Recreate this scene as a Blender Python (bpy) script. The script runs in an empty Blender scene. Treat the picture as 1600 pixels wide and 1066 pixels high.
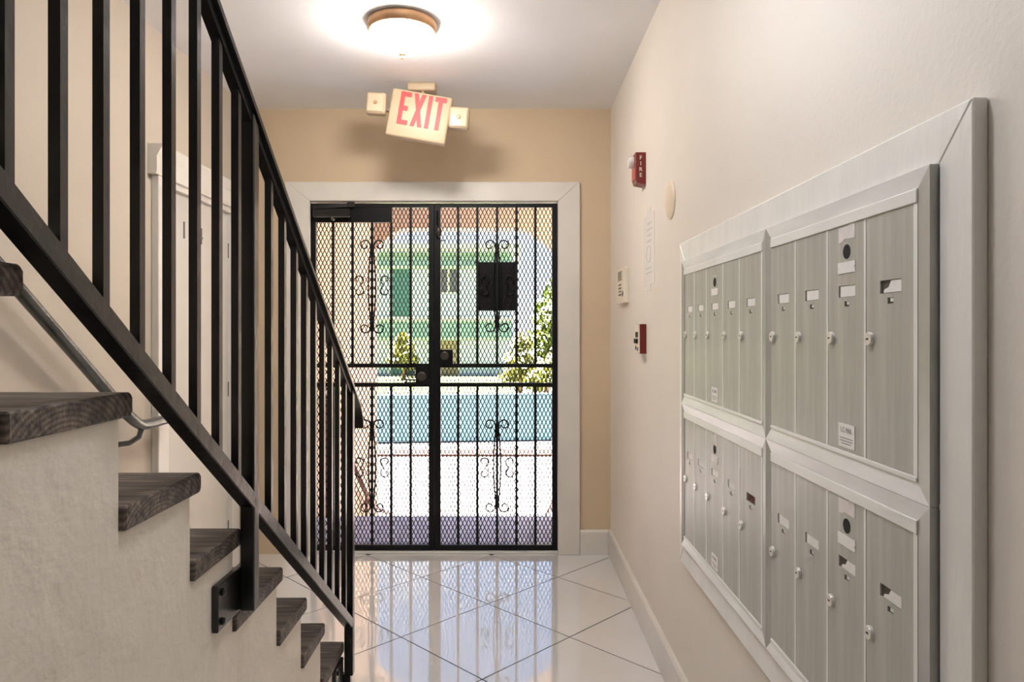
import bpy, bmesh, math, random
from mathutils import Vector, Matrix
random.seed(7)
S = bpy.context.scene
COL = S.collection
PI = math.pi

def lin(r, g, b):
    f = lambda c: (c/12.92 if c <= 0.04045 else ((c+0.055)/1.055)**2.4)
    return (f(r/255), f(g/255), f(b/255), 1.0)

# ------------------------------------------------------------------ camera, sky, sun, exposure
CAM_H = 1.32
F = 1087.0
cd = bpy.data.cameras.new('camera'); cam = bpy.data.objects.new('camera', cd); COL.objects.link(cam)
cam.location = (0, 0, CAM_H); cam.rotation_euler = (PI/2, 0, 0)
cd.sensor_width = 36; cd.lens = F/1600*36; cd.shift_x = 5/1600; cd.shift_y = -17/1600
cd.clip_start = 0.05; cd.clip_end = 500
S.camera = cam

w = bpy.data.worlds.new('sky'); S.world = w; w.use_nodes = True
nt = w.node_tree; N = nt.nodes; L = nt.links; N.clear()
tc = N.new('ShaderNodeTexCoord'); sx = N.new('ShaderNodeSeparateXYZ'); ramp = N.new('ShaderNodeValToRGB')
L.new(tc.outputs['Generated'], sx.inputs[0]); L.new(sx.outputs['Z'], ramp.inputs[0])
e = ramp.color_ramp.elements
e[0].position = 0.0; e[0].color = (0.95, 0.97, 1.0, 1)
e[1].position = 0.45; e[1].color = (0.30, 0.52, 0.95, 1)
m_ = e.new(0.12); m_.color = (0.66, 0.81, 1.0, 1)
no = N.new('ShaderNodeTexNoise'); no.inputs['Scale'].default_value = 3.0; no.inputs['Detail'].default_value = 6
mp = N.new('ShaderNodeMapping'); mp.inputs['Scale'].default_value = (1, 1, 3)
L.new(tc.outputs['Generated'], mp.inputs[0]); L.new(mp.outputs[0], no.inputs[0])
cr = N.new('ShaderNodeValToRGB'); cr.color_ramp.elements[0].position = .52; cr.color_ramp.elements[1].position = .72
L.new(no.outputs[0], cr.inputs[0])
mx = N.new('ShaderNodeMix'); mx.data_type = 'RGBA'; mx.inputs[7].default_value = (1, 1, 1, 1)
L.new(cr.outputs[0], mx.inputs[0]); L.new(ramp.outputs[0], mx.inputs[6])
bg = N.new('ShaderNodeBackground'); bg.inputs[1].default_value = 1.15
wo = N.new('ShaderNodeOutputWorld'); L.new(mx.outputs[2], bg.inputs[0]); L.new(bg.outputs[0], wo.inputs[0])

sd = bpy.data.lights.new('sun', 'SUN'); sun = bpy.data.objects.new('sun', sd); COL.objects.link(sun)
sd.energy = 165.0; sd.angle = math.radians(0.6); sd.color = (0.95, 0.98, 1.0)
sun.rotation_euler = Vector((0.40, -0.02, -1.0)).to_track_quat('-Z', 'Y').to_euler()
LAMP_L = 50.0
FILL_LAMP_L = 32.0

S.view_settings.view_transform = 'Standard'; S.view_settings.look = 'None'
S.view_settings.exposure = 0.80; S.view_settings.gamma = 1.0; S.view_settings.use_curve_mapping = False

# ------------------------------------------------------------------ materials
def mat(name, col, rough=0.6, metal=0.0, var=0.06, scale=6.0, stretch=(1, 1, 1), bump=0.0, bscale=60.0,
        spec=0.5, coat=0.0, col2=None, lo=.35, hi=.65, emit=None, es=0.0, detail=4, transl=0.0):
    m = bpy.data.materials.new(name); m.use_nodes = True
    n = m.node_tree.nodes; l = m.node_tree.links; b = n['Principled BSDF']
    b.inputs['Roughness'].default_value = rough; b.inputs['Metallic'].default_value = metal
    b.inputs['Specular IOR Level'].default_value = spec; b.inputs['Coat Weight'].default_value = coat
    b.inputs['Coat Roughness'].default_value = 0.05; b.inputs['Coat IOR'].default_value = 1.75
    c = col if len(col) == 4 else (*col, 1)
    t = n.new('ShaderNodeTexCoord'); mpp = n.new('ShaderNodeMapping'); mpp.inputs['Scale'].default_value = stretch
    l.new(t.outputs['Object'], mpp.inputs[0])
    nz = n.new('ShaderNodeTexNoise'); nz.inputs['Scale'].default_value = scale; nz.inputs['Detail'].default_value = detail
    l.new(mpp.outputs[0], nz.inputs[0])
    r = n.new('ShaderNodeValToRGB'); r.color_ramp.elements[0].position = lo; r.color_ramp.elements[1].position = hi
    c2 = col2 or tuple(min(1, x*(1+var)) for x in c[:3])+(1,)
    c1 = c if col2 else tuple(x*(1-var) for x in c[:3])+(1,)
    r.color_ramp.elements[0].color = c1; r.color_ramp.elements[1].color = c2
    l.new(nz.outputs[0], r.inputs[0]); l.new(r.outputs[0], b.inputs['Base Color'])
    if bump:
        nb = n.new('ShaderNodeTexNoise'); nb.inputs['Scale'].default_value = bscale; nb.inputs['Detail'].default_value = 5
        l.new(mpp.outputs[0], nb.inputs[0])
        bp = n.new('ShaderNodeBump'); bp.inputs['Strength'].default_value = bump; bp.inputs['Distance'].default_value = .01
        l.new(nb.outputs[0], bp.inputs['Height']); l.new(bp.outputs[0], b.inputs['Normal'])
    if emit:
        b.inputs['Emission Color'].default_value = emit; b.inputs['Emission Strength'].default_value = es
    return m

def wood_mat(name, dark, light):
    m = mat(name, dark, .55, col2=light, scale=5, stretch=(1.2, 9, 9), bump=.5, bscale=9, lo=.38, hi=.72)
    n = m.node_tree.nodes; l = m.node_tree.links; b = n['Principled BSDF']
    t = n.new('ShaderNodeTexCoord'); mp2 = n.new('ShaderNodeMapping')
    mp2.inputs['Location'].default_value = (0, .03, .05); mp2.inputs['Scale'].default_value = (.05, 1, 1.6)
    l.new(t.outputs['Object'], mp2.inputs[0])
    wv = n.new('ShaderNodeTexWave'); wv.wave_type = 'RINGS'; wv.rings_direction = 'X'
    wv.inputs['Scale'].default_value = 26; wv.inputs['Distortion'].default_value = 1.2; wv.inputs['Detail'].default_value = 1.5
    l.new(mp2.outputs[0], wv.inputs[0])
    mxx = n.new('ShaderNodeMix'); mxx.data_type = 'RGBA'; mxx.blend_type = 'MULTIPLY'; mxx.inputs[0].default_value = .75
    old = b.inputs['Base Color'].links[0].from_socket
    l.new(old, mxx.inputs[6])
    rr = n.new('ShaderNodeValToRGB'); rr.color_ramp.elements[0].color = (.25, .23, .22, 1)
    l.new(wv.outputs[0], rr.inputs[0]); l.new(rr.outputs[0], mxx.inputs[7]); l.new(mxx.outputs[2], b.inputs['Base Color'])
    return m

BEIGE = lin(202, 190, 174)
M = dict(
    wall=mat('beige_paint', BEIGE, .62, var=.025, scale=2.5, bump=.12, bscale=120),
    wall_back=mat('tan_paint', lin(213, 191, 161), .62, var=.025, scale=2.5, bump=.12, bscale=120),
    wall_right=mat('beige_gloss_paint', lin(229, 221, 211), .55, var=.02, scale=2.0, bump=.06, bscale=90),
    plaster=mat('rough_plaster', lin(232, 222, 208), .75, var=.03, scale=5, bump=.8, bscale=16),
    ceiling=mat('ceiling_paint', lin(244, 244, 247), .7, var=.015, scale=3),
    trim=mat('cream_trim_paint', lin(224, 219, 211), .35, var=.03, scale=5, bump=.1, bscale=40),
    white_trim=mat('white_trim_paint', lin(240, 238, 233), .32, var=.04, scale=9, stretch=(1, 1, .3), bump=.12, bscale=50),
    door=mat('door_paint', lin(206, 202, 195), .4, var=.02),
    tile=mat('porcelain_tile', lin(226, 224, 222), .055, var=.025, scale=1.5, spec=.9, coat=1.0),
    grout=mat('dark_grout', lin(38, 35, 35), .9),
    black=mat('black_iron_paint', lin(9, 9, 9), .28, var=.35, scale=14, bump=.12, bscale=40, spec=.6),
    gate=mat('gate_black_paint', lin(7, 8, 10), .45, var=.3, scale=10, spec=.3),
    panel=mat('brown_black_panel', lin(14, 7, 6), .7),
    steel=mat('worn_steel_pipe', lin(104, 106, 104), .27, metal=.7, var=.25, scale=8, col2=None),
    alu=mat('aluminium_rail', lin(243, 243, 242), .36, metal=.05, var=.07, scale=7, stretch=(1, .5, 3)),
    alu_shade=mat('aluminium_rail_shade', lin(180, 180, 175), .4, metal=.3, var=.08, scale=7),  # same aluminium, darkened in colour for the shaded upright rails
    mail=mat('brushed_door_metal', lin(186, 186, 178), .42, metal=.2, var=.10, scale=5, stretch=(12, 12, .6), bump=.05, bscale=80),
    lip=mat('mail_lip_metal', lin(240, 239, 234), .38, metal=.0, var=.04),
    dark=mat('dark_recess', lin(16, 15, 14), .8),
    slot=mat('slot_shadow_metal', lin(96, 90, 82), .6, metal=.2),
    card=mat('paper_card', lin(245, 242, 238), .8, var=.03, scale=60),
    card_torn=mat('torn_sticker_paper', lin(235, 228, 225), .85, var=.05, scale=40),
    chrome=mat('lock_nickel', lin(228, 225, 216), .28, metal=.25),
    lock_metal=mat('dark_lock_metal', lin(66, 60, 56), .4, metal=.4), ink=mat('grey_ink', lin(150, 148, 146), .8), pale_ink=mat('pale_grey_ink', lin(196, 193, 188), .8), red_ink=mat('red_ink', lin(128, 62, 58), .8),
    wood=wood_mat('weathered_stair_wood', lin(66, 58, 53), lin(142, 126, 114)),
    bronze=mat('lamp_bronze_ring', lin(190, 148, 108), .35, metal=.45, var=.2, scale=10),
    dome=mat('frosted_glass_dome', lin(250, 240, 215), .3, emit=(1.0, .94, .86, 1), es=LAMP_L),
    fill_dome=mat('fill_lamp_dome', lin(250, 248, 240), .3, emit=(.94, .98, 1.04, 1), es=FILL_LAMP_L),
    exit_body=mat('aged_exit_plastic', lin(192, 170, 141), .45, var=.02),
    exit_red=mat('exit_red_letter', lin(226, 62, 66), .5, var=.1, scale=12),
    lens=mat('lamp_head_lens', lin(201, 180, 152), .15, var=.05, coat=.6),
    red=mat('alarm_red', lin(122, 26, 22), .4, var=.05), red_soft=mat('alarm_red_front', lin(188, 74, 68), .35),
    strobe=mat('strobe_lens', lin(236, 232, 228), .12, coat=.6),
    white_plastic=mat('white_plastic', lin(236, 226, 208), .4), cover=mat('cream_cover', lin(228, 211, 187), .45),
    lcd=mat('lcd_grey', lin(140, 140, 122), .25), btn=mat('button_grey', lin(110, 104, 96), .5),
    paper=mat('taped_paper', lin(233, 228, 222), .5, var=.02, coat=.3),
    porch=mat('tan_stucco', lin(160, 138, 118), .85, var=.06, scale=3, bump=.3, bscale=60),
    paver=mat('skylight_blue_paver', lin(119, 125, 157), .6, var=.08, scale=3),  # blue of the skylight is put into the paver colour
    rust=mat('rusty_rail', lin(88, 52, 36), .6, var=.3, scale=12),
    concrete=mat('pale_concrete', lin(97, 88, 85), .9, var=.06, scale=1.2),
    asphalt=mat('pale_asphalt', lin(92, 85, 83), .9, var=.07, scale=.8),
    curb=mat('brown_curb', lin(62, 38, 26), .9, var=.15, scale=2),
    teal=mat('pale_teal_wall', lin(106, 134, 136), .85, var=.06, scale=1.2),
    lawn=mat('dry_lawn', lin(86, 92, 44), .95, var=.2, scale=1.5),
    aqua=mat('aqua_stucco', lin(146, 156, 178), .85, var=.03, scale=.8),
    green=mat('green_awning', lin(133, 155, 139), .7, var=.08, scale=2),
    shutter=mat('teal_shutter', lin(34, 77, 86), .6, var=.08, scale=2),
    wht=mat('white_masonry', lin(175, 173, 170), .8), pane=mat('house_glass', lin(65, 65, 71), .15, spec=.7),
    brown=mat('brown_door_panel', lin(101, 88, 77), .7), roof=mat('pale_roof', lin(165, 166, 164), .8),
    leaf=mat('leaf_green', lin(65, 83, 16), .6, col2=lin(118, 122, 42), scale=2.0),
    leaf2=mat('leaf_yellow', lin(101, 103, 37), .6, col2=lin(142, 132, 80), scale=2.0),
    trunk=mat('bark', lin(110, 88, 66), .9, var=.2), planter=mat('white_pot', lin(225, 222, 216), .7),
)

# ------------------------------------------------------------------ mesh builder
WPOS = {}
class MB:
    def __init__(s): s.v = []; s.f = []; s.mi = []; s.T = None; s.k = 0
    def add(s, vs, fs):
        o = len(s.v)
        for p in vs:
            p = Vector(p); s.v.append(s.T @ p if s.T else p)
        for f in fs: s.f.append([o+i for i in f]); s.mi.append(s.k)
        return s
    def mat(s, k): s.k = k; return s
    def box(s, x0, x1, y0, y1, z0, z1):
        x0, x1 = sorted((x0, x1)); y0, y1 = sorted((y0, y1)); z0, z1 = sorted((z0, z1))
        return s.add([(x0,y0,z0),(x1,y0,z0),(x1,y1,z0),(x0,y1,z0),(x0,y0,z1),(x1,y0,z1),(x1,y1,z1),(x0,y1,z1)],
                     [(0,3,2,1),(4,5,6,7),(0,1,5,4),(1,2,6,5),(2,3,7,6),(3,0,4,7)])
    def prism(s, poly, axis, a, b):
        n = len(poly)
        def P(u, v, t): return {'x': (t, u, v), 'y': (u, t, v), 'z': (u, v, t)}[axis]
        vs = [P(u, v, a) for u, v in poly]+[P(u, v, b) for u, v in poly]
        fs = [list(range(n)), list(range(2*n-1, n-1, -1))]+[[i, i+n, (i+1) % n+n, (i+1) % n] for i in range(n)]
        return s.add(vs, fs)
    def bar(s, p0, p1, w, h, up=(0, 0, 1)):
        p0 = Vector(p0); p1 = Vector(p1); t = (p1-p0).normalized(); up = Vector(up)
        r = t.cross(up)
        if r.length < 1e-5: r = t.cross(Vector((1, 0, 0)))
        r.normalize(); u = r.cross(t); r *= w/2; u *= h/2
        vs = [p+a*r+b*u for p in (p0, p1) for a, b in ((-1,-1),(1,-1),(1,1),(-1,1))]
        return s.add(vs, [(0,1,2,3),(7,6,5,4),(0,4,5,1),(1,5,6,2),(2,6,7,3),(3,7,4,0)])
    def tube(s, pts, r, n=8, caps=True):
        pts = [Vector(p) for p in pts]; R = r if isinstance(r, (list, tuple)) else [r]*len(pts)
        t0 = (pts[1]-pts[0]).normalized(); a = t0.orthogonal().normalized(); vs = []; fs = []
        for i, p in enumerate(pts):
            t = (pts[min(i+1, len(pts)-1)]-pts[max(i-1, 0)]).normalized()
            a = (a-t*a.dot(t)).normalized(); b = t.cross(a)
            for k in range(n):
                th = 2*PI*k/n; vs.append(p+R[i]*(math.cos(th)*a+math.sin(th)*b))
        for i in range(len(pts)-1):
            for k in range(n):
                k2 = (k+1) % n; fs.append((i*n+k, i*n+k2, (i+1)*n+k2, (i+1)*n+k))
        if caps: fs.append(list(range(n-1, -1, -1))); fs.append([(len(pts)-1)*n+k for k in range(n)])
        return s.add(vs, fs)
    def lathe(s, prof, c, axis=(0, 0, 1), n=32):
        ax = Vector(axis).normalized(); a = ax.orthogonal().normalized(); b = ax.cross(a); c = Vector(c); vs = []; fs = []
        for r, h in prof:
            for k in range(n):
                th = 2*PI*k/n; vs.append(c+ax*h+max(r, 1e-5)*(math.cos(th)*a+math.sin(th)*b))
        for i in range(len(prof)-1):
            for k in range(n):
                k2 = (k+1) % n; fs.append((i*n+k, i*n+k2, (i+1)*n+k2, (i+1)*n+k))
        fs.append(list(range(n-1, -1, -1))); fs.append([(len(prof)-1)*n+k for k in range(n)])
        return s.add(vs, fs)
    def sweep(s, prof, pts):            # profile (x, n) swept along points in the YZ plane
        vs = []; fs = []; n = len(prof); pts = [Vector(p) for p in pts]
        for i, p in enumerate(pts):
            t = (pts[min(i+1, len(pts)-1)]-pts[max(i-1, 0)]).normalized(); nn = Vector((0, -t.z, t.y))
            for x, h in prof: vs.append(p+Vector((x, 0, 0))+nn*h)
        for i in range(len(pts)-1):
            for k in range(n):
                k2 = (k+1) % n; fs.append((i*n+k, (i+1)*n+k, (i+1)*n+k2, i*n+k2))
        fs.append(list(range(n))); fs.append([(len(pts)-1)*n+k for k in range(n-1, -1, -1)])
        return s.add(vs, fs)
    def build(s, name, mats, parent=None, bevel=0.0, smooth=False, seg=1):
        if not isinstance(mats, (list, tuple)): mats = [mats]
        lo = Vector([min(p[i] for p in s.v) for i in range(3)]); hi = Vector([max(p[i] for p in s.v) for i in range(3)])
        c = (lo+hi)/2; c.z = lo.z
        me = bpy.data.meshes.new(name)
        me.from_pydata([p-c for p in s.v], [], s.f)
        me.polygons.foreach_set('material_index', s.mi)
        for m in mats: me.materials.append(m)
        bm = bmesh.new(); bm.from_mesh(me)
        bmesh.ops.recalc_face_normals(bm, faces=bm.faces)
        if bevel:
            es = [x for x in bm.edges if len(x.link_faces) == 2 and x.calc_face_angle(0) > .6]
            bmesh.ops.bevel(bm, geom=es, offset=bevel, segments=seg, affect='EDGES', profile=.5, clamp_overlap=True)
        if smooth:
            for f in bm.faces: f.smooth = True
            for x in bm.edges:
                if len(x.link_faces) == 2 and x.calc_face_angle(0) > .7: x.smooth = False
        bm.to_mesh(me); bm.free()
        return link(name, me, c, parent)

def link(name, me, c, parent=None):
    o = bpy.data.objects.new(name, me); COL.objects.link(o)
    WPOS[o.name] = Vector(c)
    if parent:
        o.parent = parent; o.location = Vector(c)-WPOS[parent.name]
    else: o.location = c
    return o
def tag(o, label, cat, group=None, kind=None):
    o['label'] = label; o['category'] = cat
    if group: o['group'] = group
    if kind: o['kind'] = kind
    return o
def thing(name, loc, label, cat, group=None):
    return tag(link(name, None, loc), label, cat, group)
def struct(o, label=None):
    o['kind'] = 'structure'
    if label: o['label'] = label
    return o
def B(*a): return MB().box(*a)

FACE_CAM = Matrix(((1,0,0,0),(0,0,-1,0),(0,1,0,0),(0,0,0,1)))      # text x->X, y->Z, out->-Y
FACE_NX = Matrix(((0,0,-1,0),(-1,0,0,0),(0,1,0,0),(0,0,0,1)))      # x->-Y, y->Z, out->-X (right wall)
FACE_PX = Matrix(((0,0,1,0),(1,0,0,0),(0,1,0,0),(0,0,0,1)))        # x->Y, y->Z, out->+X (left wall)
def text_part(name, txt, size, mtx, loc, m, parent, depth=.0006, bold=0.0, sx=1.0, space=1.0):
    cu = bpy.data.curves.new('t', 'FONT'); cu.body = txt; cu.size = size; cu.extrude = depth; cu.offset = bold
    cu.align_x = 'CENTER'; cu.align_y = 'CENTER'; cu.resolution_u = 3; cu.space_line = space
    o = bpy.data.objects.new('t', cu); COL.objects.link(o)
    dg = bpy.context.evaluated_depsgraph_get(); me = bpy.data.meshes.new_from_object(o.evaluated_get(dg))
    bpy.data.objects.remove(o); bpy.data.curves.remove(cu)
    me.name = name; me.transform(mtx @ Matrix.Diagonal((sx, 1, 1, 1))); me.materials.clear(); me.materials.append(m)
    return link(name, me, loc, parent)

# ------------------------------------------------------------------ room dimensions
XL, XR, YB, YF, HC = -1.53, 0.60, 4.10, -2.3, 2.625
WT = 0.16                                   # wall thickness
OX0, OX1, OZ1 = -1.182, 0.295, 2.080        # gate opening

# floor: grout bed and diamond tiles
fl = struct(B(XL-WT, XR+WT, YF-WT, YB+WT, -.12, -.002).build('floor', M['grout']), 'hall floor of polished diagonal tiles')
def clip(poly, x0, x1, y0, y1):
    for ax, lim, sg in ((0, x0, 1), (0, x1, -1), (1, y0, 1), (1, y1, -1)):
        out = []
        for i in range(len(poly)):
            a, b = poly[i-1], poly[i]; da, db = sg*(a[ax]-lim), sg*(b[ax]-lim)
            if da >= 0: out.append(a) if not out or out[-1] != a else None
            if da*db < 0:
                t = da/(da-db); out.append((a[0]+t*(b[0]-a[0]), a[1]+t*(b[1]-a[1])))
        poly = out
        if len(poly) < 3: return []
    return poly
HD = 0.3625
for i in range(-20, 12):
    for j in range(-20, 12):
        cx = -.1009+(i-j)*HD; cy = 3.354+(i+j+1)*HD
        h = HD-.0040
        q = clip([(cx+h, cy), (cx, cy+h), (cx-h, cy), (cx, cy-h)], XL, XR, 0.9, YB+.0)
        if len(q) < 3: continue
        ar = abs(sum(q[k-1][0]*q[k][1]-q[k][0]*q[k-1][1] for k in range(len(q))))/2
        if ar < 2e-3: continue
        MB().prism(q, 'z', -.006, 0).build('floor_tile', M['tile'], fl)
MB().prism([(XL, YF), (XR, YF), (XR, .9), (XL, .9)], 'z', -.006, 0).build('floor_tile', M['tile'], fl)

struct(B(XR, XR+WT, YF-WT, YB+WT, -.12, HC+.1).build('wall_right', M['wall_right']))
struct(B(XL-WT, XL, YF-WT, YB+WT, -.12, HC+.1).build('wall_left', M['wall']))
struct(B(XL, XR, YF-WT, YF, 0, HC).build('wall_front', M['wall']))
struct(B(XL-WT, XR+WT, YF-WT, YB+WT, HC, HC+.12).build('ceiling', M['ceiling']))
wb = MB(); wb.box(XL, OX0, YB, YB+WT, 0, HC); wb.box(OX1, XR, YB, YB+WT, 0, HC); wb.box(OX0, OX1, YB, YB+WT, OZ1, HC)
struct(wb.build('wall_back', M['wall_back']))
# baseboards
BBH = .145
bp_ = [(0, 0), (-.016, 0), (-.016, BBH-.012), (-.010, BBH), (0, BBH)]
struct(MB().prism([(XR+x, z) for x, z in bp_], 'y', YF, YB).build('baseboard_right', M['trim']))
bb = MB(); bb.prism([(YB+x, z) for x, z in bp_], 'x', .418, XR-.017)
struct(bb.build('baseboard_back', M['trim']))

# gate casing
tr = struct(B(OX0-.012, OX1+.012, YB+.005, YB+WT, -.001, .012).build('trim_1', M['white_trim']), 'cream painted casing around the gate opening')
MB().prism([(-1.312, 0), (-1.167, 0), (-1.167, 2.078), (-1.312, 2.19)], 'y', YB-.022, YB).build('casing_board', M['trim'], tr, .003)
MB().prism([(.289, 0), (.4167, 0), (.4167, 2.19), (.289, 2.078)], 'y', YB-.022, YB).build('casing_board', M['trim'], tr, .003)
MB().prism([(-1.312, 2.19), (-1.167, 2.078), (.289, 2.078), (.4167, 2.19)], 'y', YB-.022, YB).build('casing_board', M['trim'], tr, .003)
B(OX0-.001, OX0+.006, YB, YB+WT, .012, OZ1).build('jamb', M['white_trim'], tr)
B(OX1-.006, OX1+.001, YB, YB+WT, .012, OZ1).build('jamb', M['white_trim'], tr)
B(OX0+.006, OX1-.006, YB, YB+WT, OZ1-.006, OZ1+.001).build('jamb', M['white_trim'], tr)

# door 14 in the left wall
dr = struct(B(XL, XL+.006, 3.067, 3.77, .005, 2.0).build('door_1', M['door']), 'flat off white apartment door numbered 14')
B(XL, XL+.033, 2.975, 3.067, 0, 1.985).build('casing_board', M['trim'], dr, .003)
B(XL, XL+.033, 3.77, 3.862, 0, 1.985).build('casing_board', M['trim'], dr, .003)
MB().prism([(XL, 1.985), (XL+.036, 1.985), (XL+.040, 1.998), (XL+.040, 2.06), (XL+.062, 2.10), (XL+.062, 2.112), (XL, 2.112)], 'y', 2.945, 3.89).build('header_board', M['trim'], dr)
B(XL, XL+.024, 3.067, 3.77, 1.955, 1.985).build('door_stop', M['trim'], dr)
text_part('numeral', '1', .115, FACE_PX, (XL+.0075, 3.263, 1.785), M['btn'], dr, .0015)
text_part('numeral', '4', .115, FACE_PX, (XL+.0075, 3.435, 1.78), M['btn'], dr, .0015)
for z in (.25, 1.0, 1.75):
    MB().tube([(XL+.010, 3.775, z-.04), (XL+.010, 3.775, z+.04)], .006).build('hinge', M['steel'], dr)

# ------------------------------------------------------------------ staircase
ST = [(0.38, 1.753), (.625, 1.578), (.8716, 1.402), (1.128, 1.2204), (1.3746, 1.0405), (1.582, .8717), (1.877, .684), (2.0946, .518), (2.307, .352), (2.567, .1746)]
stair = thing('staircase', ((XL-.618)/2, 1.4, 0), 'plastered staircase with weathered dark wooden treads at left', 'staircase')
TH = .040
poly = [(0.14, 0), (ST[-1][0]-.027, 0)]
for k in range(len(ST)-1, -1, -1):
    yr = ST[k][0]-.027; z = ST[k][1]-TH
    poly.append((yr, z))
    if k: poly.append((ST[k-1][0]-.027, z))
poly.append((.14, ST[0][1]-TH))
sb = MB()
# one solid column per step keeps the faces convex
ys = [.14]+[y-.027 for y, z in ST]
for k in range(len(ST)): sb.box(XL+.001, -.618, ys[k], ys[k+1], 0, ST[k][1]-TH)
sb.build('plaster_body', M['plaster'], stair)
for k in range(len(ST)):
    y0 = ys[k]+(.001 if k else 0)
    t = MB(); z1 = ST[k][1]; y1 = ST[k][0]; z0 = z1-TH
    t.prism([(y0, z0), (y1-.006, z0), (y1, z0+.008), (y1, z1-.008), (y1-.007, z1), (y0, z1)], 'x', XL+.004, -.607+random.uniform(-.002, .002))
    t.build('tread', M['wood'], stair, .003)

# ------------------------------------------------------------------ stair railing
RX = -.586
rail = thing('stair_railing', (RX, 1.5, 0), 'black iron stair railing with square balusters along the staircase', 'railing')
zc = lambda y: 1.955-.7127*(y-1.355)
zb = lambda y: 1.473-.702*(y-.801)
path = [(RX, .35, zc(.35)), (RX, 2.60, zc(2.60)), (RX, 2.655, zc(2.655)), (RX, 2.685, zc(2.685)-.012), (RX, 2.700, zc(2.70)-.035), (RX, 2.702, zc(2.70)-.058)]
MB().sweep([(-.021, .0), (.021, .0), (.022, .010), (.014, .020), (-.014, .020), (-.022, .010)], path).build('handrail', M['black'], rail, smooth=True)
MB().sweep([(-.011, -.020), (.011, -.020), (.011, .001), (-.011, .001)], [(RX, .35, zc(.35)), (RX, 2.57, zc(2.57))]).build('top_channel', M['black'], rail)
MB().sweep([(-.016, -.016), (.016, -.016), (.016, .016), (-.016, .016)], [(RX, .35, zb(.35)), (RX, 2.545, zb(2.545))]).build('bottom_rail', M['black'], rail, .002)
for y in (.708, .806, .9045, 1.0, 1.098, 1.2, 1.2985, 1.397, 1.4955, 1.70, 1.80, 1.90, 1.994, 2.088, 2.185, 2.28, 2.38, 2.474):
    hw = .008
    MB().prism([(y-hw, zb(y-hw)+.018), (y+hw, zb(y+hw)+.018), (y+hw, zc(y+hw)-.022), (y-hw, zc(y-hw)-.022)], 'x', RX-hw, RX+hw).build('baluster', M['black'], rail)
hw = .016
for y, z0 in ((1.573, .69), (2.558, .055)):
    MB().prism([(y-hw, z0), (y+hw, z0), (y+hw, zc(y+hw)-.004), (y-hw, zc(y-hw)-.004)], 'x', RX-hw, RX+hw).build('post', M['black'], rail, .0025)
for y0, y1, z0, z1 in ((1.4446, 1.60, .689, .787), (2.43, 2.5395, .02, .128)):
    pl = B(-.6178, -.6035, y0, y1, z0, z1).build('mounting_plate', M['black'], rail, .002)
    for z in (z0+.018, z1-.018):
        MB().lathe([(.008, 0), (.008, .005), (.004, .008)], (-.6036, y0+.02, z), (1, 0, 0), 8).build('bolt', M['black'], pl)
B(-.612, -.580, 2.545, 2.565, 0, .06).build('foot_block', M['black'], rail)

# wall handrail on the left wall
HX = XL+.075
hr = thing('wall_handrail', (HX, 2.3, 0.9), 'grey steel pipe handrail on the left wall behind the staircase', 'handrail')
zh = lambda y: 1.418-.753*(y-2.096)
pts = [(HX, .5, zh(.5)), (HX, 2.60, zh(2.60)), (HX, 2.66, zh(2.66)), (HX, 2.71, zh(2.70)), (HX, 2.75, zh(2.72)-.003), (HX, 2.80, zh(2.73)), (HX, 3.0, zh(2.73)+.001)]
MB().tube(pts, .021, 14).build('pipe', M['steel'], hr, smooth=True)
for y in (2.755, 1.5):
    zz = zh(y)+.006
    MB().tube([(HX, y, zz-.0), (HX-.005, y-.01, zz-.03), (HX-.03, y-.03, zz-.05), (XL+.004, y-.035, zz-.055)], .011, 8).build('bracket', M['steel'], hr, smooth=True)

# ------------------------------------------------------------------ mailboxes on the right wall
TX = .58; XF = .569; XD = .5725
t2 = struct(MB().prism([(.938, 1.545), (2.293, 1.545), (2.361, 1.612), (.8696, 1.612)], 'x', TX, XR).build('trim_2', M['white_trim'], None, .002), 'white wooden surround of the wall mailboxes')
MB().prism([(.938, .615), (.938, 1.545), (.8696, 1.612), (.8696, .54)], 'x', TX, XR).build('surround_board', M['white_trim'], t2, .002)
MB().prism([(2.293, .615), (2.361, .54), (2.361, 1.612), (2.293, 1.545)], 'x', TX, XR).build('surround_board', M['white_trim'], t2, .002)
MB().prism([(.8696, .54), (2.361, .54), (2.293, .615), (.938, .615)], 'x', TX, XR).build('surround_board', M['white_trim'], t2, .002)

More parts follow.
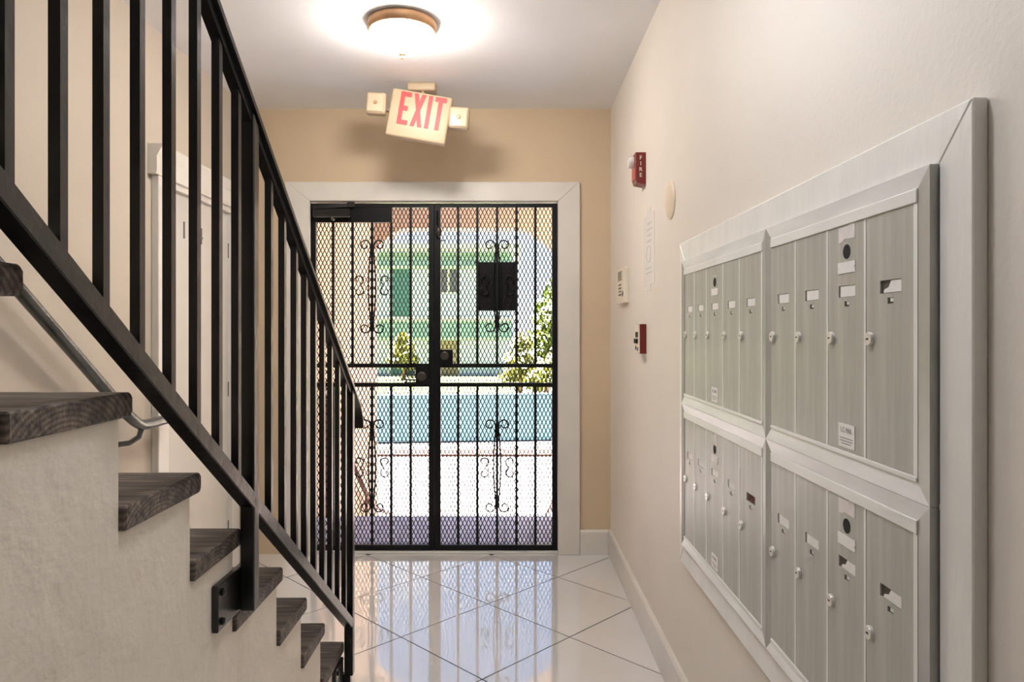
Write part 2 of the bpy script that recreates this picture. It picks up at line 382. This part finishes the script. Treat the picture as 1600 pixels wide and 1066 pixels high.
def door_panel(mb, y0, y1, z0, z1, holes, x0, x1):
    Y = sorted({y0, y1}|{h[0] for h in holes}|{h[1] for h in holes}); Z = sorted({z0, z1}|{h[2] for h in holes}|{h[3] for h in holes})
    for a, b in zip(Y, Y[1:]):
        for c, d in zip(Z, Z[1:]):
            if any(h[0] <= a and b <= h[1] and h[2] <= c and d <= h[3] for h in holes): continue
            mb.box(x0, x1, a, b, c, d)
NCARD = {'ln4': 'torn'}
def mailbox(key, ya, yb, za, zb_, edges, master, label, labels_style):
    """ya near end, yb far end; edges: door boundaries from far to near"""
    t = thing('mailbox_unit', (XR, (ya+yb)/2, za), label, 'mailbox', 'wall mailboxes')
    wz = .026; wy0 = .033 if ya < 1 else .028; wy1 = .024
    yn, yf = ya+wy0, yb-wy1; zi0, zi1 = za+wz, zb_-wz
    B(XD+.010, TX+.006, ya+.004, yb-.004, za+.004, zb_-.004).build('back_box', M['slot'], t)
    d = .0035
    def bevel(p_out0, p_out1, p_in1, p_in0, m):
        # outer edge at XF, inner edge sunk; closed behind
        o0, o1, i1, i0 = p_out0, p_out1, p_in1, p_in0
        vs = [(XF, *o0), (XF, *o1), (XF+d, *i1), (XF+d, *i0), (TX+.002, *o0), (TX+.002, *o1), (TX+.002, *i1), (TX+.002, *i0)]
        MB().add(vs, [(0,1,2,3), (7,6,5,4), (0,4,5,1), (1,5,6,2), (2,6,7,3), (3,7,4,0)]).build('frame_rail', m, t)
    ya_, yb_, za_, zt = ya+.0004, yb-.0004, za+.0004, zb_-.0004
    bevel((ya_, zt), (yb_, zt), (yf, zi1), (yn, zi1), M['alu'])
    bevel((ya_, za_), (yb_, za_), (yf, zi0), (yn, zi0), M['alu'])
    bevel((ya_, za_), (ya_, zt), (yn, zi1), (yn, zi0), M['alu_shade'])
    bevel((yb_, za_), (yb_, zt), (yf, zi1), (yf, zi0), M['alu_shade'])
    B(XF+.001, XD+.004, yn+.0005, yf, zi1-.020, zi1-.0005).build('top_lip', M['lip'], t, .001)
    B(XF+.001, XD+.004, yn+.0005, yf, zi0+.0005, zi0+.008).build('bottom_lip', M['lip'], t, .001)
    z0, z1 = zi0+.0085, zi1-.0205
    B(XD-.0006, XD+.004, yn+.0005, edges[-1]+.0005, z0, z1).build('jamb_strip', M['lip'], t)
    for i in range(len(edges)-1):
        y1, y0 = edges[i]-.0022, edges[i+1]+.0022
        cy = (y0+y1)/2; zl = za+.226; zn = za+.306
        sw = .029 if y1-y0 < .15 else .031
        cyc = cy-.004
        slot = (cyc-sw, cyc+sw, zn-.010, zn+.010); win = (cyc-.008, cyc+.008, zn-.026, zn-.017)
        dm = MB(); door_panel(dm, y0, y1, z0, z1, [slot, win], XD, XD+.003)
        dm.mat(1).box(XD-.0005, XD+.002, y0-.0040, y0+.0022, z0, z1)       # bright turned door edge
        dm.mat(2).box(XD+.0031, XD+.006, slot[0], slot[1], slot[2], slot[3]).box(XD+.0031, XD+.009, win[0]+.0, win[1], win[2], win[3])
        do = dm.build('mailbox_door', [M['mail'], M['lip'], M['slot']], t)
        st = labels_style[i]
        if st == 'torn':
            cz = zn
            MB().prism([(slot[0]+.001, zn-.009), (slot[1]-.008, zn-.009), (slot[1]-.010, zn-.004), (slot[1]-.022, zn-.001), (slot[1]-.029, zn+.009), (slot[0]+.001, zn+.009)], 'x', XD+.001, XD+.003).build('name_card', M['card'], do)
        elif st == 'red':
            text_part('handwriting', '204', .022, FACE_NX, (XD+.002, cyc, zn), M['red_ink'], do, .0005, .0003, 1.35)
        else:
            nc = B(XD+.001, XD+.003, slot[0]+.002, slot[1]-.005, slot[2]+.0008, slot[3]-.0008).build('name_card', M['card'], do)
            if st: text_part('handwriting', st, .013, FACE_NX, (XD+.0008, cyc-.002, zn), M['ink'], nc, .0002, 0, 1.2)
        B(XD+.001, XD+.003, win[0]+.001, win[1]-.006, win[2]+.003, win[3]-.0005).build('window_card', M['card'], do)
        lk = MB().lathe([(.0112, 0), (.0112, .004), (.0100, .0065), (.0, .0065)], (XD+.001, y1-.0135, zl), (-1, 0, 0), 20)
        lk.mat(1).box(XD-.0062, XD-.0057, y1-.0165, y1-.0105, zl-.0012, zl+.0012)
        lk.build('lock', [M['chrome'], M['dark']], do, smooth=True)
        if i == master:
            hz = za+.373
            MB().lathe([(.0125, 0), (.0125, .0006)], (XD, cyc, hz), (-1, 0, 0), 20).build('peephole', M['dark'], do)
            mp_ = MB().prism([(cyc-.030, hz-.036), (cyc+.030, hz-.036), (cyc+.030, hz-.029), (cyc+.027, hz-.027), (cyc+.030, hz-.025), (cyc+.030, hz-.017), (cyc-.030, hz-.017), (cyc-.030, hz-.025), (cyc-.027, hz-.027), (cyc-.030, hz-.029)], 'x', XD-.0012, XD).build('number_plate', M['card'], do)
            if key != 'lf': MB().prism([(cyc+.028, hz+.016), (cyc+.012, hz+.0185), (cyc+.008, hz+.022), (cyc-.028, hz+.020), (cyc-.028, hz+.045), (cyc-.010, hz+.046), (cyc-.004, hz+.043), (cyc+.028, hz+.043)] if key != 'uf' else [(cyc-.02, hz+.016), (cyc+.01, hz+.016), (cyc+.01, hz+.018), (cyc-.02, hz+.018)], 'x', XD-.0006, XD).build('torn_sticker', M['card_torn'], do)
            else: MB().prism([(cyc-.024, hz+.013), (cyc-.004, hz+.010), (cyc+.012, hz+.02), (cyc+.013, hz+.038), (cyc-.005, hz+.046), (cyc-.024, hz+.042)], 'x', XD-.0006, XD).build('torn_sticker', M['card_torn'], do)
            if not key.startswith('ln'):
                zz = z0+.026
                us = B(XD-.001, XD, cyc-.028, cyc+.028, zz-.020, zz+.020).build('mail_label', M['card'], do)
                text_part('lettering', 'U.S. MAIL', .0125, FACE_NX, (XD-.0012, cyc, zz+.009), M['ink'], us, .0002, 0, .78)
                for q, hw_ in enumerate((.022, .022, .016)):
                    B(XD-.0012, XD-.0009, cyc-hw_, cyc+hw_, zz-.0045-.0045*q-.0008, zz-.0045-.0045*q+.0008).build('printed_line', M['ink'], us)
EF = [2.262, 2.145, 2.0155, 1.8595, 1.7258, 1.5869-.013]
EN = [1.5215, 1.388, 1.2485, 1.1163, .979]
EF[-1] = 1.574; YM = 1.541
mailbox('un', .940, YM, 1.080, 1.545, EN, 2, 'upper near mailbox unit with four tall metal doors', ['', '', '', 'torn'])
mailbox('uf', YM, 2.292, 1.080, 1.545, EF, 2, 'upper far mailbox unit with five tall metal doors', ['']*5)
mailbox('ln', .940, YM, .615, 1.080, EN, 2, 'lower near mailbox unit with four tall metal doors', ['', '', 'torn', 'torn'])
mailbox('lf', YM, 2.292, .615, 1.080, EF, 2, 'lower far mailbox unit with five doors, one reading red 204', ['', '', '', '', 'red'])

# ------------------------------------------------------------------ things on the right wall
fa = thing('fire_alarm_strobe', (XR, 3.085, 1.97), 'red FIRE alarm strobe high on the right wall', 'fire alarm')
MB().prism([(XR, 1.958), (.560, 1.966), (.554, 1.985), (.554, 2.099), (XR, 2.099)], 'y', 3.042, 3.128).build('housing', M['red'], fa, .002)
B(.5525, .5545, 3.048, 3.124, 1.985, 2.040).build('sounder_grille', M['red_soft'], fa)
MB().lathe([(.027, 0), (.027, .012), (.023, .022), (.010, .027), (0, .028)], (.554, 3.098, 2.066), (-1, 0, 0), 20).build('strobe_lens', M['strobe'], fa, smooth=True)
text_part('lettering', 'F\nI\nR\nE', .024, FACE_CAM, (.577, 3.0415, 2.036), M['white_plastic'], fa, .0005, .0003, 1.0, 1.05)
pull = thing('fire_alarm_pull_station', (XR, 3.08, 1.217), 'dark red fire pull station below the alarm strobe', 'fire alarm')
B(.572, XR, 3.033, 3.126, 1.217, 1.3465).build('housing', M['red'], pull, .002)
pf = B(.566, .572, 3.035, 3.124, 1.219, 1.3445).build('front_plate', M['white_plastic'], pull, .001)
B(.558, .566, 3.05, 3.11, 1.262, 1.282).build('pull_lever', M['dark'], pull, .001)
B(.5645, .566, 3.05, 3.105, 1.288, 1.312).build('label_band', M['dark'], pull)
B(.5645, .566, 3.045, 3.06, 1.228, 1.245).build('label_band', M['dark'], pull); B(.5645, .566, 3.085, 3.105, 1.232, 1.25).build('label_band', M['dark'], pull)
kp = thing('intercom_keypad', (XR, 3.6, 1.454), 'cream intercom keypad with grey display on the right wall', 'intercom')
B(.5775, XR, 3.478, 3.720, 1.458, 1.637).build('case', M['white_plastic'], kp, .003)
B(.5765, .578, 3.56, 3.68, 1.575, 1.625).build('display', M['lcd'], kp)
for i in range(3):
    for j in range(4):
        B(.5755, .578, 3.575+.030*i, 3.593+.030*i, 1.55-.017*j, 1.558-.017*j).build('key', M['btn'], kp)
MB().lathe([(.014, 0), (.014, .003), (.011, .004)], (.578, 3.525, 1.505), (-1, 0, 0), 20).build('call_button', M['btn'], kp)
MB().lathe([(.070, 0), (.070, .004), (.062, .009), (.045, .012), (0, .013)], (XR, 2.57, 1.80), (-1, 0, 0), 40).build('round_blank_cover', M['cover'], None, smooth=True)
tag(bpy.data.objects['round_blank_cover'], 'round cream blank cover beside the red fire alarm', 'wall cover')
pa = thing('paper_notice', (XR, 2.97, 1.514), 'white paper notice taped on wall under the round cover', 'notice')
B(XR-.0015, XR, 2.865, 3.085, 1.514, 1.815).build('sheet', M['paper'], pa)
tp = M['paper']
for y, z in ((2.975, 1.82), (2.975, 1.51)): B(XR-.002, XR-.0003, y-.04, y+.04, z-.02, z+.02).build('tape', M['paper'], pa)
for k, (yw, z) in enumerate(((.05, 1.775), (.07, 1.75), (.05, 1.725), (.06, 1.70))):
    B(XR-.0019, XR-.0014, 2.975-yw, 2.975+yw*.6, z-.004, z+.004).build('printed_line', M['pale_ink'], pa)
MB().tube([(XR-.0016, 2.975+.045*math.cos(a*PI/12), 1.645+.035*math.sin(a*PI/12)) for a in range(25)], .0012, 5).build('printed_ring', M['pale_ink'], pa)
for z in (1.585, 1.565): B(XR-.0019, XR-.0014, 2.91, 3.03, z-.003, z+.003).build('printed_line', M['pale_ink'], pa)

# ------------------------------------------------------------------ ceiling light and exit sign
def ceiling_lamp(LX, LY, dome, label):
    cl = thing('ceiling_light', (LX, LY, HC), label, 'ceiling light', 'ceiling lights of the hall')
    MB().lathe([(.135, 0), (.146, -.006), (.147, -.028), (.141, -.036), (.138, -.044), (.120, -.046)], (LX, LY, HC), (0, 0, 1), 48).build('base_ring', M['bronze'], cl, smooth=True)
    dm = [(.132*math.cos(a), -.044-.088*math.sin(a)) for a in [k*PI/2/12 for k in range(12)]]+[(.012, -.132)]
    MB().lathe(dm, (LX, LY, HC), (0, 0, 1), 48).build('glass_dome', dome, cl, smooth=True)
    MB().lathe([(.010, -.128), (.017, -.133), (.015, -.139), (.008, -.143), (.009, -.149), (.006, -.155), (0, -.157)], (LX, LY, HC), (0, 0, 1), 20).build('finial', M['bronze'], cl, smooth=True)
ceiling_lamp(-.452, 2.95, M['dome'], 'flush ceiling light with lit frosted dome and bronze ring, in front of exit sign')
ceiling_lamp(-.05, 1.2, M['fill_dome'], 'unseen second ceiling light with lit white dome, added as fill')  # out of view, added to light the stair side and mailbox wall

EX = Vector((-.466, 3.62, 2.428))
ex = thing('exit_sign', (EX.x, EX.y, HC), 'tilted cream EXIT sign with two emergency lamp heads hanging from ceiling', 'exit sign')
RT = Matrix.Translation(EX) @ Matrix.Rotation(math.radians(9.8), 4, 'Y')
def eb(*a):
    m = MB(); m.T = RT; m.box(*a); return m
eb(-.158, .158, -.022, .030, -.124, .124).build('sign_body', M['exit_body'], ex, .012, True, 3)
cv = MB(); cv.lathe
cvb = B(-.535, -.385, 3.655, 3.745, 2.582, HC).build('canopy', M['exit_body'], ex, .010, True, 3)
MB().tube([(-.455, 3.69, 2.59), (-.452, 3.66, 2.56), (-.446, 3.63, 2.53)], .010, 8).build('stem', M['exit_body'], ex)
def letter(ch):
    h, b = .170, .030
    if ch == 'E': return .075, [[(0,0),(b,0),(b,h),(0,h)], [(b,0),(.075,0),(.075,b*.8),(b,b*.8)], [(b,h-b*.8),(.075,h-b*.8),(.075,h),(b,h)], [(b,h*.5-b*.4),(.062,h*.5-b*.4),(.062,h*.5+b*.4),(b,h*.5+b*.4)]]
    if ch == 'X': return .085, [[(0,0),(b,0),(.085,h),(.085-b,h)], [(.085-b,0),(.085,0),(b,h),(0,h)]]
    if ch == 'I': return b, [[(0,0),(b,0),(b,h),(0,h)]]
    return .080, [[(.040-b/2,0),(.040+b/2,0),(.040+b/2,h-b*.8),(.040-b/2,h-b*.8)], [(0,h-b*.8),(.08,h-b*.8),(.08,h),(0,h)]]
x = -.108
for ch in 'EXIT':
    wd, polys = letter(ch); m = MB(); m.T = RT
    for q, pg in enumerate(polys): m.prism([(x+u*.74, v-.058) for u, v in pg], 'y', -.0245-.0003*q, -.0205)
    m.build('letter', M['exit_red'], ex); x += wd*.74+.013
for cx, cz in ((-.228, .026), (.208, .024)):
    m = MB(); m.T = RT; sgn = 1 if cx > 0 else -1
    m.box(sgn*.150, cx-sgn*.03, -.008, .012, cz-.025, cz-.005); m.build('arm', M['btn'], ex)
    hd = MB(); hd.T = Matrix.Translation(RT @ Vector((cx, -.01, cz))) @ Matrix.Rotation(math.radians(4), 4, 'Y')
    hd.box(-.052, .052, -.03, .03, -.056, .056); ho = hd.build('lamp_head', M['exit_body'], ex, .014, True, 3)
    ln = MB(); ln.T = hd.T; ln.box(-.043, .043, -.034, -.028, -.047, .047); lo_ = ln.build('lens', M['lens'], ho, .003)
    bl = MB(); bl.T = hd.T; bl.lathe([(.010, 0), (.010, .003), (.006, .006)], (0, -.034, 0), (0, -1, 0), 12); bl.build('bulb', M['bronze'], lo_)

# ------------------------------------------------------------------ security gate
GY = 4.13
GZ0, GZ1 = .016, 2.070
PXM = 4.12/F
gx = lambda px: (px-795)*PXM
gz = lambda py: CAM_H+(516-py)*PXM
def tubex(name, par, x0, x1, z0, z1, d=.015, m='gate', y=GY): return B(x0, x1, y-d, y+d, z0, z1).build(name, M[m], par, .0015)
def mesh_strands(x0, x1, z0, z1, y, pw, ph):
    mb = MB(); h = (z1-z0); dx = h*pw/ph
    for sg in (1, -1):
        k = -int(dx/pw)-2
        while True:
            xs = x0+k*pw if sg == 1 else x0+k*pw
            if xs > x1+dx+pw: break
            a = Vector((xs, z0)); b = Vector((xs+sg*dx, z1)); k += 1
            lo, hi = 0.0, 1.0; d = b.x-a.x
            t0, t1 = sorted(((x0-a.x)/d, (x1-a.x)/d)); lo = max(lo, t0); hi = min(hi, t1)
            if hi-lo < .004: continue
            p = a+(b-a)*lo; q = a+(b-a)*hi; yy = y+.0012*sg
            mb.bar((p.x, yy, p.y), (q.x, yy, q.y), .0050, .0024, (0, 1, 0))
    return mb
def volute(cx, cz, r0, r1, a0, a1, n, mx=1):
    out = []
    for i in range(n+1):
        t = i/n; a = math.radians(a0+(a1-a0)*t); r = r0+(r1-r0)*t
        out.append((cx+mx*r*math.cos(a), GY-.004, cz+r*math.sin(a)))
    return out
def scroll(par, xc, zt, zbm, zm, mids=True, middle=True):
    for sg in (-1, 1):
        top = volute(xc+sg*.043, zt, .032, .016, 180, -170, 22, sg)
        bot = volute(xc+sg*.043, zbm, .032, .016, -180, 170, 22, sg)
        n = 12; body = []
        for i in range(n+1):
            t = i/n; z = (zt-.03)+(zbm+.03-(zt-.03))*t
            body.append((xc+sg*(.0085+.013*math.sin(PI*t)), GY-.004, z))
        MB().tube(list(reversed(top))+body+bot, .0042, 6).build('scroll', M['gate'], par, smooth=True)
        if mids:
            up = volute(xc+sg*.078, zm+.034, .031, .014, 255, -60, 20, sg); dn = volute(xc+sg*.078, zm-.034, .031, .014, -255, 60, 20, sg)
            MB().tube(list(reversed(up))+[(xc+sg*.060, GY-.004, zm)]+dn, .0042, 6).build('scroll', M['gate'], par, smooth=True)
    for z in (zt-.035, zbm+.035): B(xc-.012, xc+.012, GY-.012, GY+.008, z-.012, z+.012).build('collar', M['gate'], par, .003)
def gate(x0, x1, bars, sw0, sw1, label, ml, plate_to=None):
    g = thing('security_gate', ((x0+x1)/2, GY, GZ0), label, 'gate', 'leaves of the entrance gate')
    tubex('stile', g, x0, x0+sw0, GZ0, GZ1); tubex('stile', g, x1-sw1, x1, GZ0, GZ1)
    a, b = x0+sw0, x1-sw1
    tubex('top_rail', g, a, b, GZ1-.024, GZ1); tubex('bottom_rail', g, a, b, GZ0, GZ0+.032)
    r1, r2 = gz(571.5), gz(601.5)
    tubex('middle_rail', g, a, b, r1-.012, r1+.012); tubex('middle_rail', g, a, b, r2-.012, r2+.012)
    for px in bars:
        xc = gx(px); zt = gz(347) if plate_to and xc < plate_to else GZ1-.024
        B(xc-.0075, xc+.0075, GY-.006, GY+.0065, r1+.012, zt).build('bar', M['gate'], g)
        B(xc-.0075, xc+.0075, GY-.006, GY+.0065, GZ0+.032, r2-.012).build('bar', M['gate'], g)
    wm = mesh_strands(a, b, GZ0+.03, GZ1-.022, GY+.010, .0236, .0500).build('wire_mesh', M['gate'], g); wm['kind'] = 'stuff'
    return g
XM = gx(678.5)
gl = gate(gx(485), XM-.0006, (520, 550.5, 581, 611, 641.5), .032, .032, 'left leaf of the black wire mesh security gate', 1, gx(613))
gr = gate(XM+.0006, gx(871), (715.7, 745.8, 776.7, 807, 836.5), .037, .032, 'right leaf of the black wire mesh security gate', 1)
scroll(gl, gx(581), gz(383), gz(513), gz(446)); scroll(gl, gx(581), gz(664), gz(793), gz(731))
scroll(gr, gx(776.7), gz(383), gz(511), gz(446)); scroll(gr, gx(776.7), gz(664), gz(793), gz(731))
# plate and closer on the left leaf
B(gx(493), gx(612.6), GY-.012, GY+.006, gz(347.5), gz(324)).build('cover_plate', M['gate'], gl)
cb = B(gx(492.5), gx(549.7), GY-.065, GY-.012, gz(341.5), gz(328.5)).build('door_closer', M['black'], gl, .004)
MB().bar((gx(493), GY-.068, gz(327)), (gx(545), GY-.04, gz(322)), .022, .006, (0, 1, 0)).build('closer_arm', M['black'], cb)
MB().bar((gx(545), GY-.042, gz(322)), (gx(554), GY-.02, gz(320.5)), .03, .02, (0, 1, 0)).build('arm_bracket', M['black'], cb)
B(gx(493), gx(550), GY-.067, GY-.060, gz(341.9), gz(340.6)).build('edge_highlight', M['steel'], cb)  # pale strip stands in for the highlight on the closer's lower edge
MB().lathe([(.012, 0), (.012, .012), (.006, .018)], (gx(522.5), GY-.05, gz(341.5)), (0, 0, -1), 12).build('pivot_cap', M['steel'], cb)
# locks
lb = B(gx(650), gx(671), GY-.030, GY+.008, gz(602), gz(572)).build('lock_box', M['gate'], gl, .002)
MB().lathe([(.028, 0), (.028, .006), (.020, .010), (.020, .016), (.008, .017)], (gx(659.5), GY-.030, gz(588)), (0, -1, 0), 20).build('cylinder_lock', M['lock_metal'], lb)
gm = MB()
for i in range(10): gm.box(gx(632.5+i*1.95), gx(632.5+i*1.95)+.0035, GY-.034, GY-.031, gz(601), gz(567))
for i in range(9): gm.box(gx(632.5), gx(652), GY-.034, GY-.031, gz(601-i*4.1)-.0018, gz(601-i*4.1)+.0018)
gg = gm.build('lock_guard', M['gate'], gl); gg['kind'] = 'stuff'
lb2 = B(gx(687), gx(708), GY-.028, GY+.008, gz(571), gz(546.5)).build('lock_box', M['gate'], gr, .002)
MB().lathe([(.026, 0), (.026, .006), (.019, .010), (.008, .011)], (gx(695), GY-.028, gz(556)), (0, -1, 0), 20).build('cylinder_lock', M['lock_metal'], lb2)
bo = MB().tube([(gx(683.5), GY-.022, gz(330)), (gx(683.5), GY-.022, gz(352))], .006, 8).build('slide_bolt', M['gate'], gr)
MB().lathe([(.004, 0), (.016, .012), (.020, .035), (.016, .055), (.006, .062)], (gx(686), GY-.03, gz(372)), (0, 0, 1), 14).build('bolt_handle', M['lock_metal'], bo, smooth=True)
MB().bar((gx(687), GY-.02, gz(376.5)), (gx(696), GY-.02, gz(376.5)), .006, .006).build('bolt_latch', M['gate'], gr)
sp = thing('sign_panel', (gx(776), GY-.02, gz(485)), 'blank dark brown sign panel fixed on the right gate leaf', 'sign')
B(gx(745), gx(807.5), GY+.0165, GY+.0205, gz(485.5), gz(409)).build('panel', M['panel'], sp)
for px in (744, 808):
    B(gx(px)-.006, gx(px)+.006, GY+.0166, GY+.0206, gz(411.2), gz(408.2)).build('screw', M['gate'], sp)

# ------------------------------------------------------------------ porch
PX0, PX1, PYE = -1.35, .47, 6.9
pf_ = struct(B(PX0, PX1, YB+WT, 4.97, -.92, -.016).build('floor_porch', M['grout']), 'paved porch landing with blue skylight put into its colour')
ny, nx = 6, 11
for i in range(nx):
    for j in range(ny):
        a = PX0+(PX1-PX0)*i/nx; b = PX0+(PX1-PX0)*(i+1)/nx; c = 4.262+(4.97-4.262)*j/ny; d = 4.262+(4.97-4.262)*(j+1)/ny
        B(a+.002, b-.002, c+.0015, d-.0015, -.016, -.008).build('paver', M['paver'], pf_)
steps = thing('porch_steps', (-.44, 5.7, -.9), 'grey entrance steps going down from the porch landing', 'steps')
for k in range(4):
    B(PX0+.003, PX1-.003, 4.972+.29*k, 4.97+.29*(k+1), -.9, -.008-.18*(k+1)).build('step', M['paver'], steps)
struct(B(PX0-.2, PX0, YB+WT, PYE+.25, -.9, 2.745).build('wall_porch_left', M['porch']))
struct(B(PX1, PX1+.2, YB+WT, PYE+.25, -.9, 2.745).build('wall_porch_right', M['porch']))
struct(B(PX0-.2, PX1+.2, YB, 5.15, 2.746, 2.95).build('ceiling_porch_cut', M['porch']))  # unseen roof, cut short so sun in the porch bounces into the hall
arch = [(PX0, 2.8), (PX0, 2.12)]
arch = [(PX0, 2.745), (PX0, 2.10), (PX0+.09, 2.19), (PX0+.20, 2.285), (PX0+.29, 2.325), (PX0+.36, 2.332), (PX1-.42, 2.332), (PX1-.33, 2.322), (PX1-.24, 2.285), (PX1-.11, 2.19)]
arch += [(PX1, 2.10), (PX1, 2.745)]
struct(MB().prism(arch, 'y', PYE, PYE+.25).build('wall_porch_arch', M['porch']))
for nm, xx, lab in (('porch_handrail', -1.29, 'rusty brown handrail on left side of porch steps'), ('porch_handrail', .41, 'rusty brown handrail on right side of porch steps')):
    p = thing(nm, (xx, 5.8, -.9), lab, 'handrail', 'porch handrails')
    sg = 1
    zr = lambda y: .80-.735*(y-4.99)
    MB().tube([(xx, 4.75, .93), (xx, 4.85, .90), (xx, 4.99, .80), (xx, 6.40, zr(6.40)), (xx, 6.52, zr(6.5)-.01), (xx, 7.60, -.70)], .019, 8).build('top_rail', M['rust'], p, smooth=True)
    for y in (4.93, 6.3): MB().tube([(xx, y, zr(y)+.0), (xx, y, -.9 if y > 6 else 0-.01)], .013, 8).build('post', M['rust'], p)

# ------------------------------------------------------------------ street and house
GR = -.9
struct(B(-40, 40, YB+WT, 80, GR-.3, GR-.02).build('ground', M['asphalt']), 'sunlit pale street')
struct(B(-14, 14, 6.14, 12.2, GR-.02, GR).build('floor_walkway', M['concrete']), 'sunlit concrete walk in front of porch')
cb_ = thing('street_curb', (0, 12.4, GR), 'brown stained kerb along the far edge of the walk', 'kerb')
B(-14, 14, 12.2, 12.75, GR-.02, GR+.04).build('kerb_stone', M['curb'], cb_)
gwl = thing('garden_wall', (-1, 14, GR), 'low pale teal garden wall across the street', 'wall')
MB().bar((-7, 13.35, GR+.465), (6, 14.75, GR+.465), .2, .93).build('wall_face', M['teal'], gwl)
struct(B(-30, 30, 15.0, 40, GR-.02, GR+.0).build('ground_lawn', M['lawn']), 'sunlit yellow green lawn in front of house')
struct(B(.3, 2.6, 21.0, 33, GR, GR+.012).build('floor_driveway', M['concrete']), 'white driveway on the lawn')

HY = 34.0
hs = 34/F
hx = lambda px: (px-795)*hs
hz = lambda py: CAM_H+(516-py)*hs
ho = thing('house', (-4, HY, GR), 'pale aqua two storey house with green awnings across street', 'house')
B(-11, hx(802), HY, HY+8, GR, hz(392)).build('wall', M['aqua'], ho)
B(-11.4, hx(802)+.4, HY-.55, HY+8.3, hz(392), hz(383)).build('roof', M['roof'], ho)
for z0, z1 in ((hz(421), hz(395)), (hz(532), hz(502))):
    MB().prism([(HY, z1), (HY-.55, z0+.12), (HY-.55, z0), (HY, z0)], 'x', -11.1, hx(800)).build('awning', M['green'], ho)
B(-11, hx(803), HY-.08, HY, hz(502), hz(495.5)).build('floor_band', M['wht'], ho)
w1 = B(hx(610), hx(643), HY-.05, HY, hz(497), hz(419)).build('window_frame', M['wht'], ho)
for a, b in ((612, 626.5), (627, 641)): B(hx(a), hx(b), HY-.09, HY-.05, hz(495), hz(421)).build('shutter', M['shutter'], w1)
w2 = B(hx(686), hx(716), HY-.05, HY, hz(459), hz(411)).build('window_frame', M['wht'], ho)
for a, b in ((687.5, 699), (702.5, 714.5)): B(hx(a), hx(b), HY-.07, HY-.05, hz(457), hz(413)).build('pane', M['pane'], w2)
w3 = B(hx(684), hx(718), HY-.05, HY, hz(587), hz(518)).build('garage_frame', M['wht'], ho)
B(hx(686), hx(716), HY-.09, HY-.05, hz(586), hz(520)).build('garage_door', M['brown'], w3)
w4 = B(hx(607), hx(650), HY-.05, HY, hz(587), hz(540)).build('window_frame', M['wht'], ho)
B(hx(611), hx(646), HY-.08, HY-.05, hz(586), hz(543)).build('pane', M['shutter'], w4)

def foliage(mb, c, r, n, ls):
    c = Vector(c)
    for _ in range(n):
        d = Vector((random.gauss(0, 1), random.gauss(0, 1), random.gauss(0, 1))).normalized()
        q = c+Vector((d.x*r[0], d.y*r[1], d.z*r[2]))*(random.random()**.45)
        u = Vector((random.gauss(0, 1), random.gauss(0, 1), random.gauss(0, 1))).normalized(); v = u.orthogonal().normalized()
        s = ls*random.uniform(.6, 1.3)
        mb.add([q-u*s, q+v*s*.45, q+u*s, q-v*s*.45], [(0, 1, 2, 3)])
def tree(name, x, y, h, blobs, m, label, ls=.16, grp=None):
    t = thing(name, (x, y, GR), label, 'tree' if 'tree' in name else 'shrub', grp)
    tk = MB().tube([(x, y, GR), (x+.05, y, GR+h*.3), (x-.03, y, GR+h*.6)], [.10, .08, .05], 8)
    for (dx, dz, r) in blobs: tk.tube([(x, y, GR+h*.35), (x+dx*.7, y, dz*.8+.1 if dz*.8+.1 > GR+h*.3 else GR+h*.4)], [.04, .02], 6)
    tk.build('trunk', M['trunk'], t)
    f = MB()
    for (dx, dz, r) in blobs: foliage(f, (x+dx, y, dz), (r, r, r*.9), int(420*r*r)+120, ls)
    fo = f.build('foliage', m, t); fo['kind'] = 'stuff'
tree('leafy_tree', 1.75, 24, 4.6, [(0, 1.9, .95), (-.35, 1.0, .8), (.5, .8, .9), (.2, 2.6, .7), (.6, 1.7, .9)], M['leaf'], 'sunlit yellow green tree right of the house')
tree('garden_shrub', .35, 23, 1.6, [(0, .3, .55), (.35, .0, .5), (-.25, -.2, .45), (.1, .9, .35)], M['leaf2'], 'pale yellow shrub below the green tree', .12)
tree('garden_shrub', 1.15, 22, 1.4, [(0, -.1, .5), (.35, .2, .45), (-.3, -.3, .4)], M['leaf2'], 'pale yellow shrub at the right edge of the gate', .12)
tree('palm_shrub', -4.7, 31, 2.2, [(0, .4, .5), (.2, -.1, .45), (-.3, 0, .4), (0, .9, .3)], M['leaf2'], 'yellowish leafy shrub in front of the aqua house', .2)
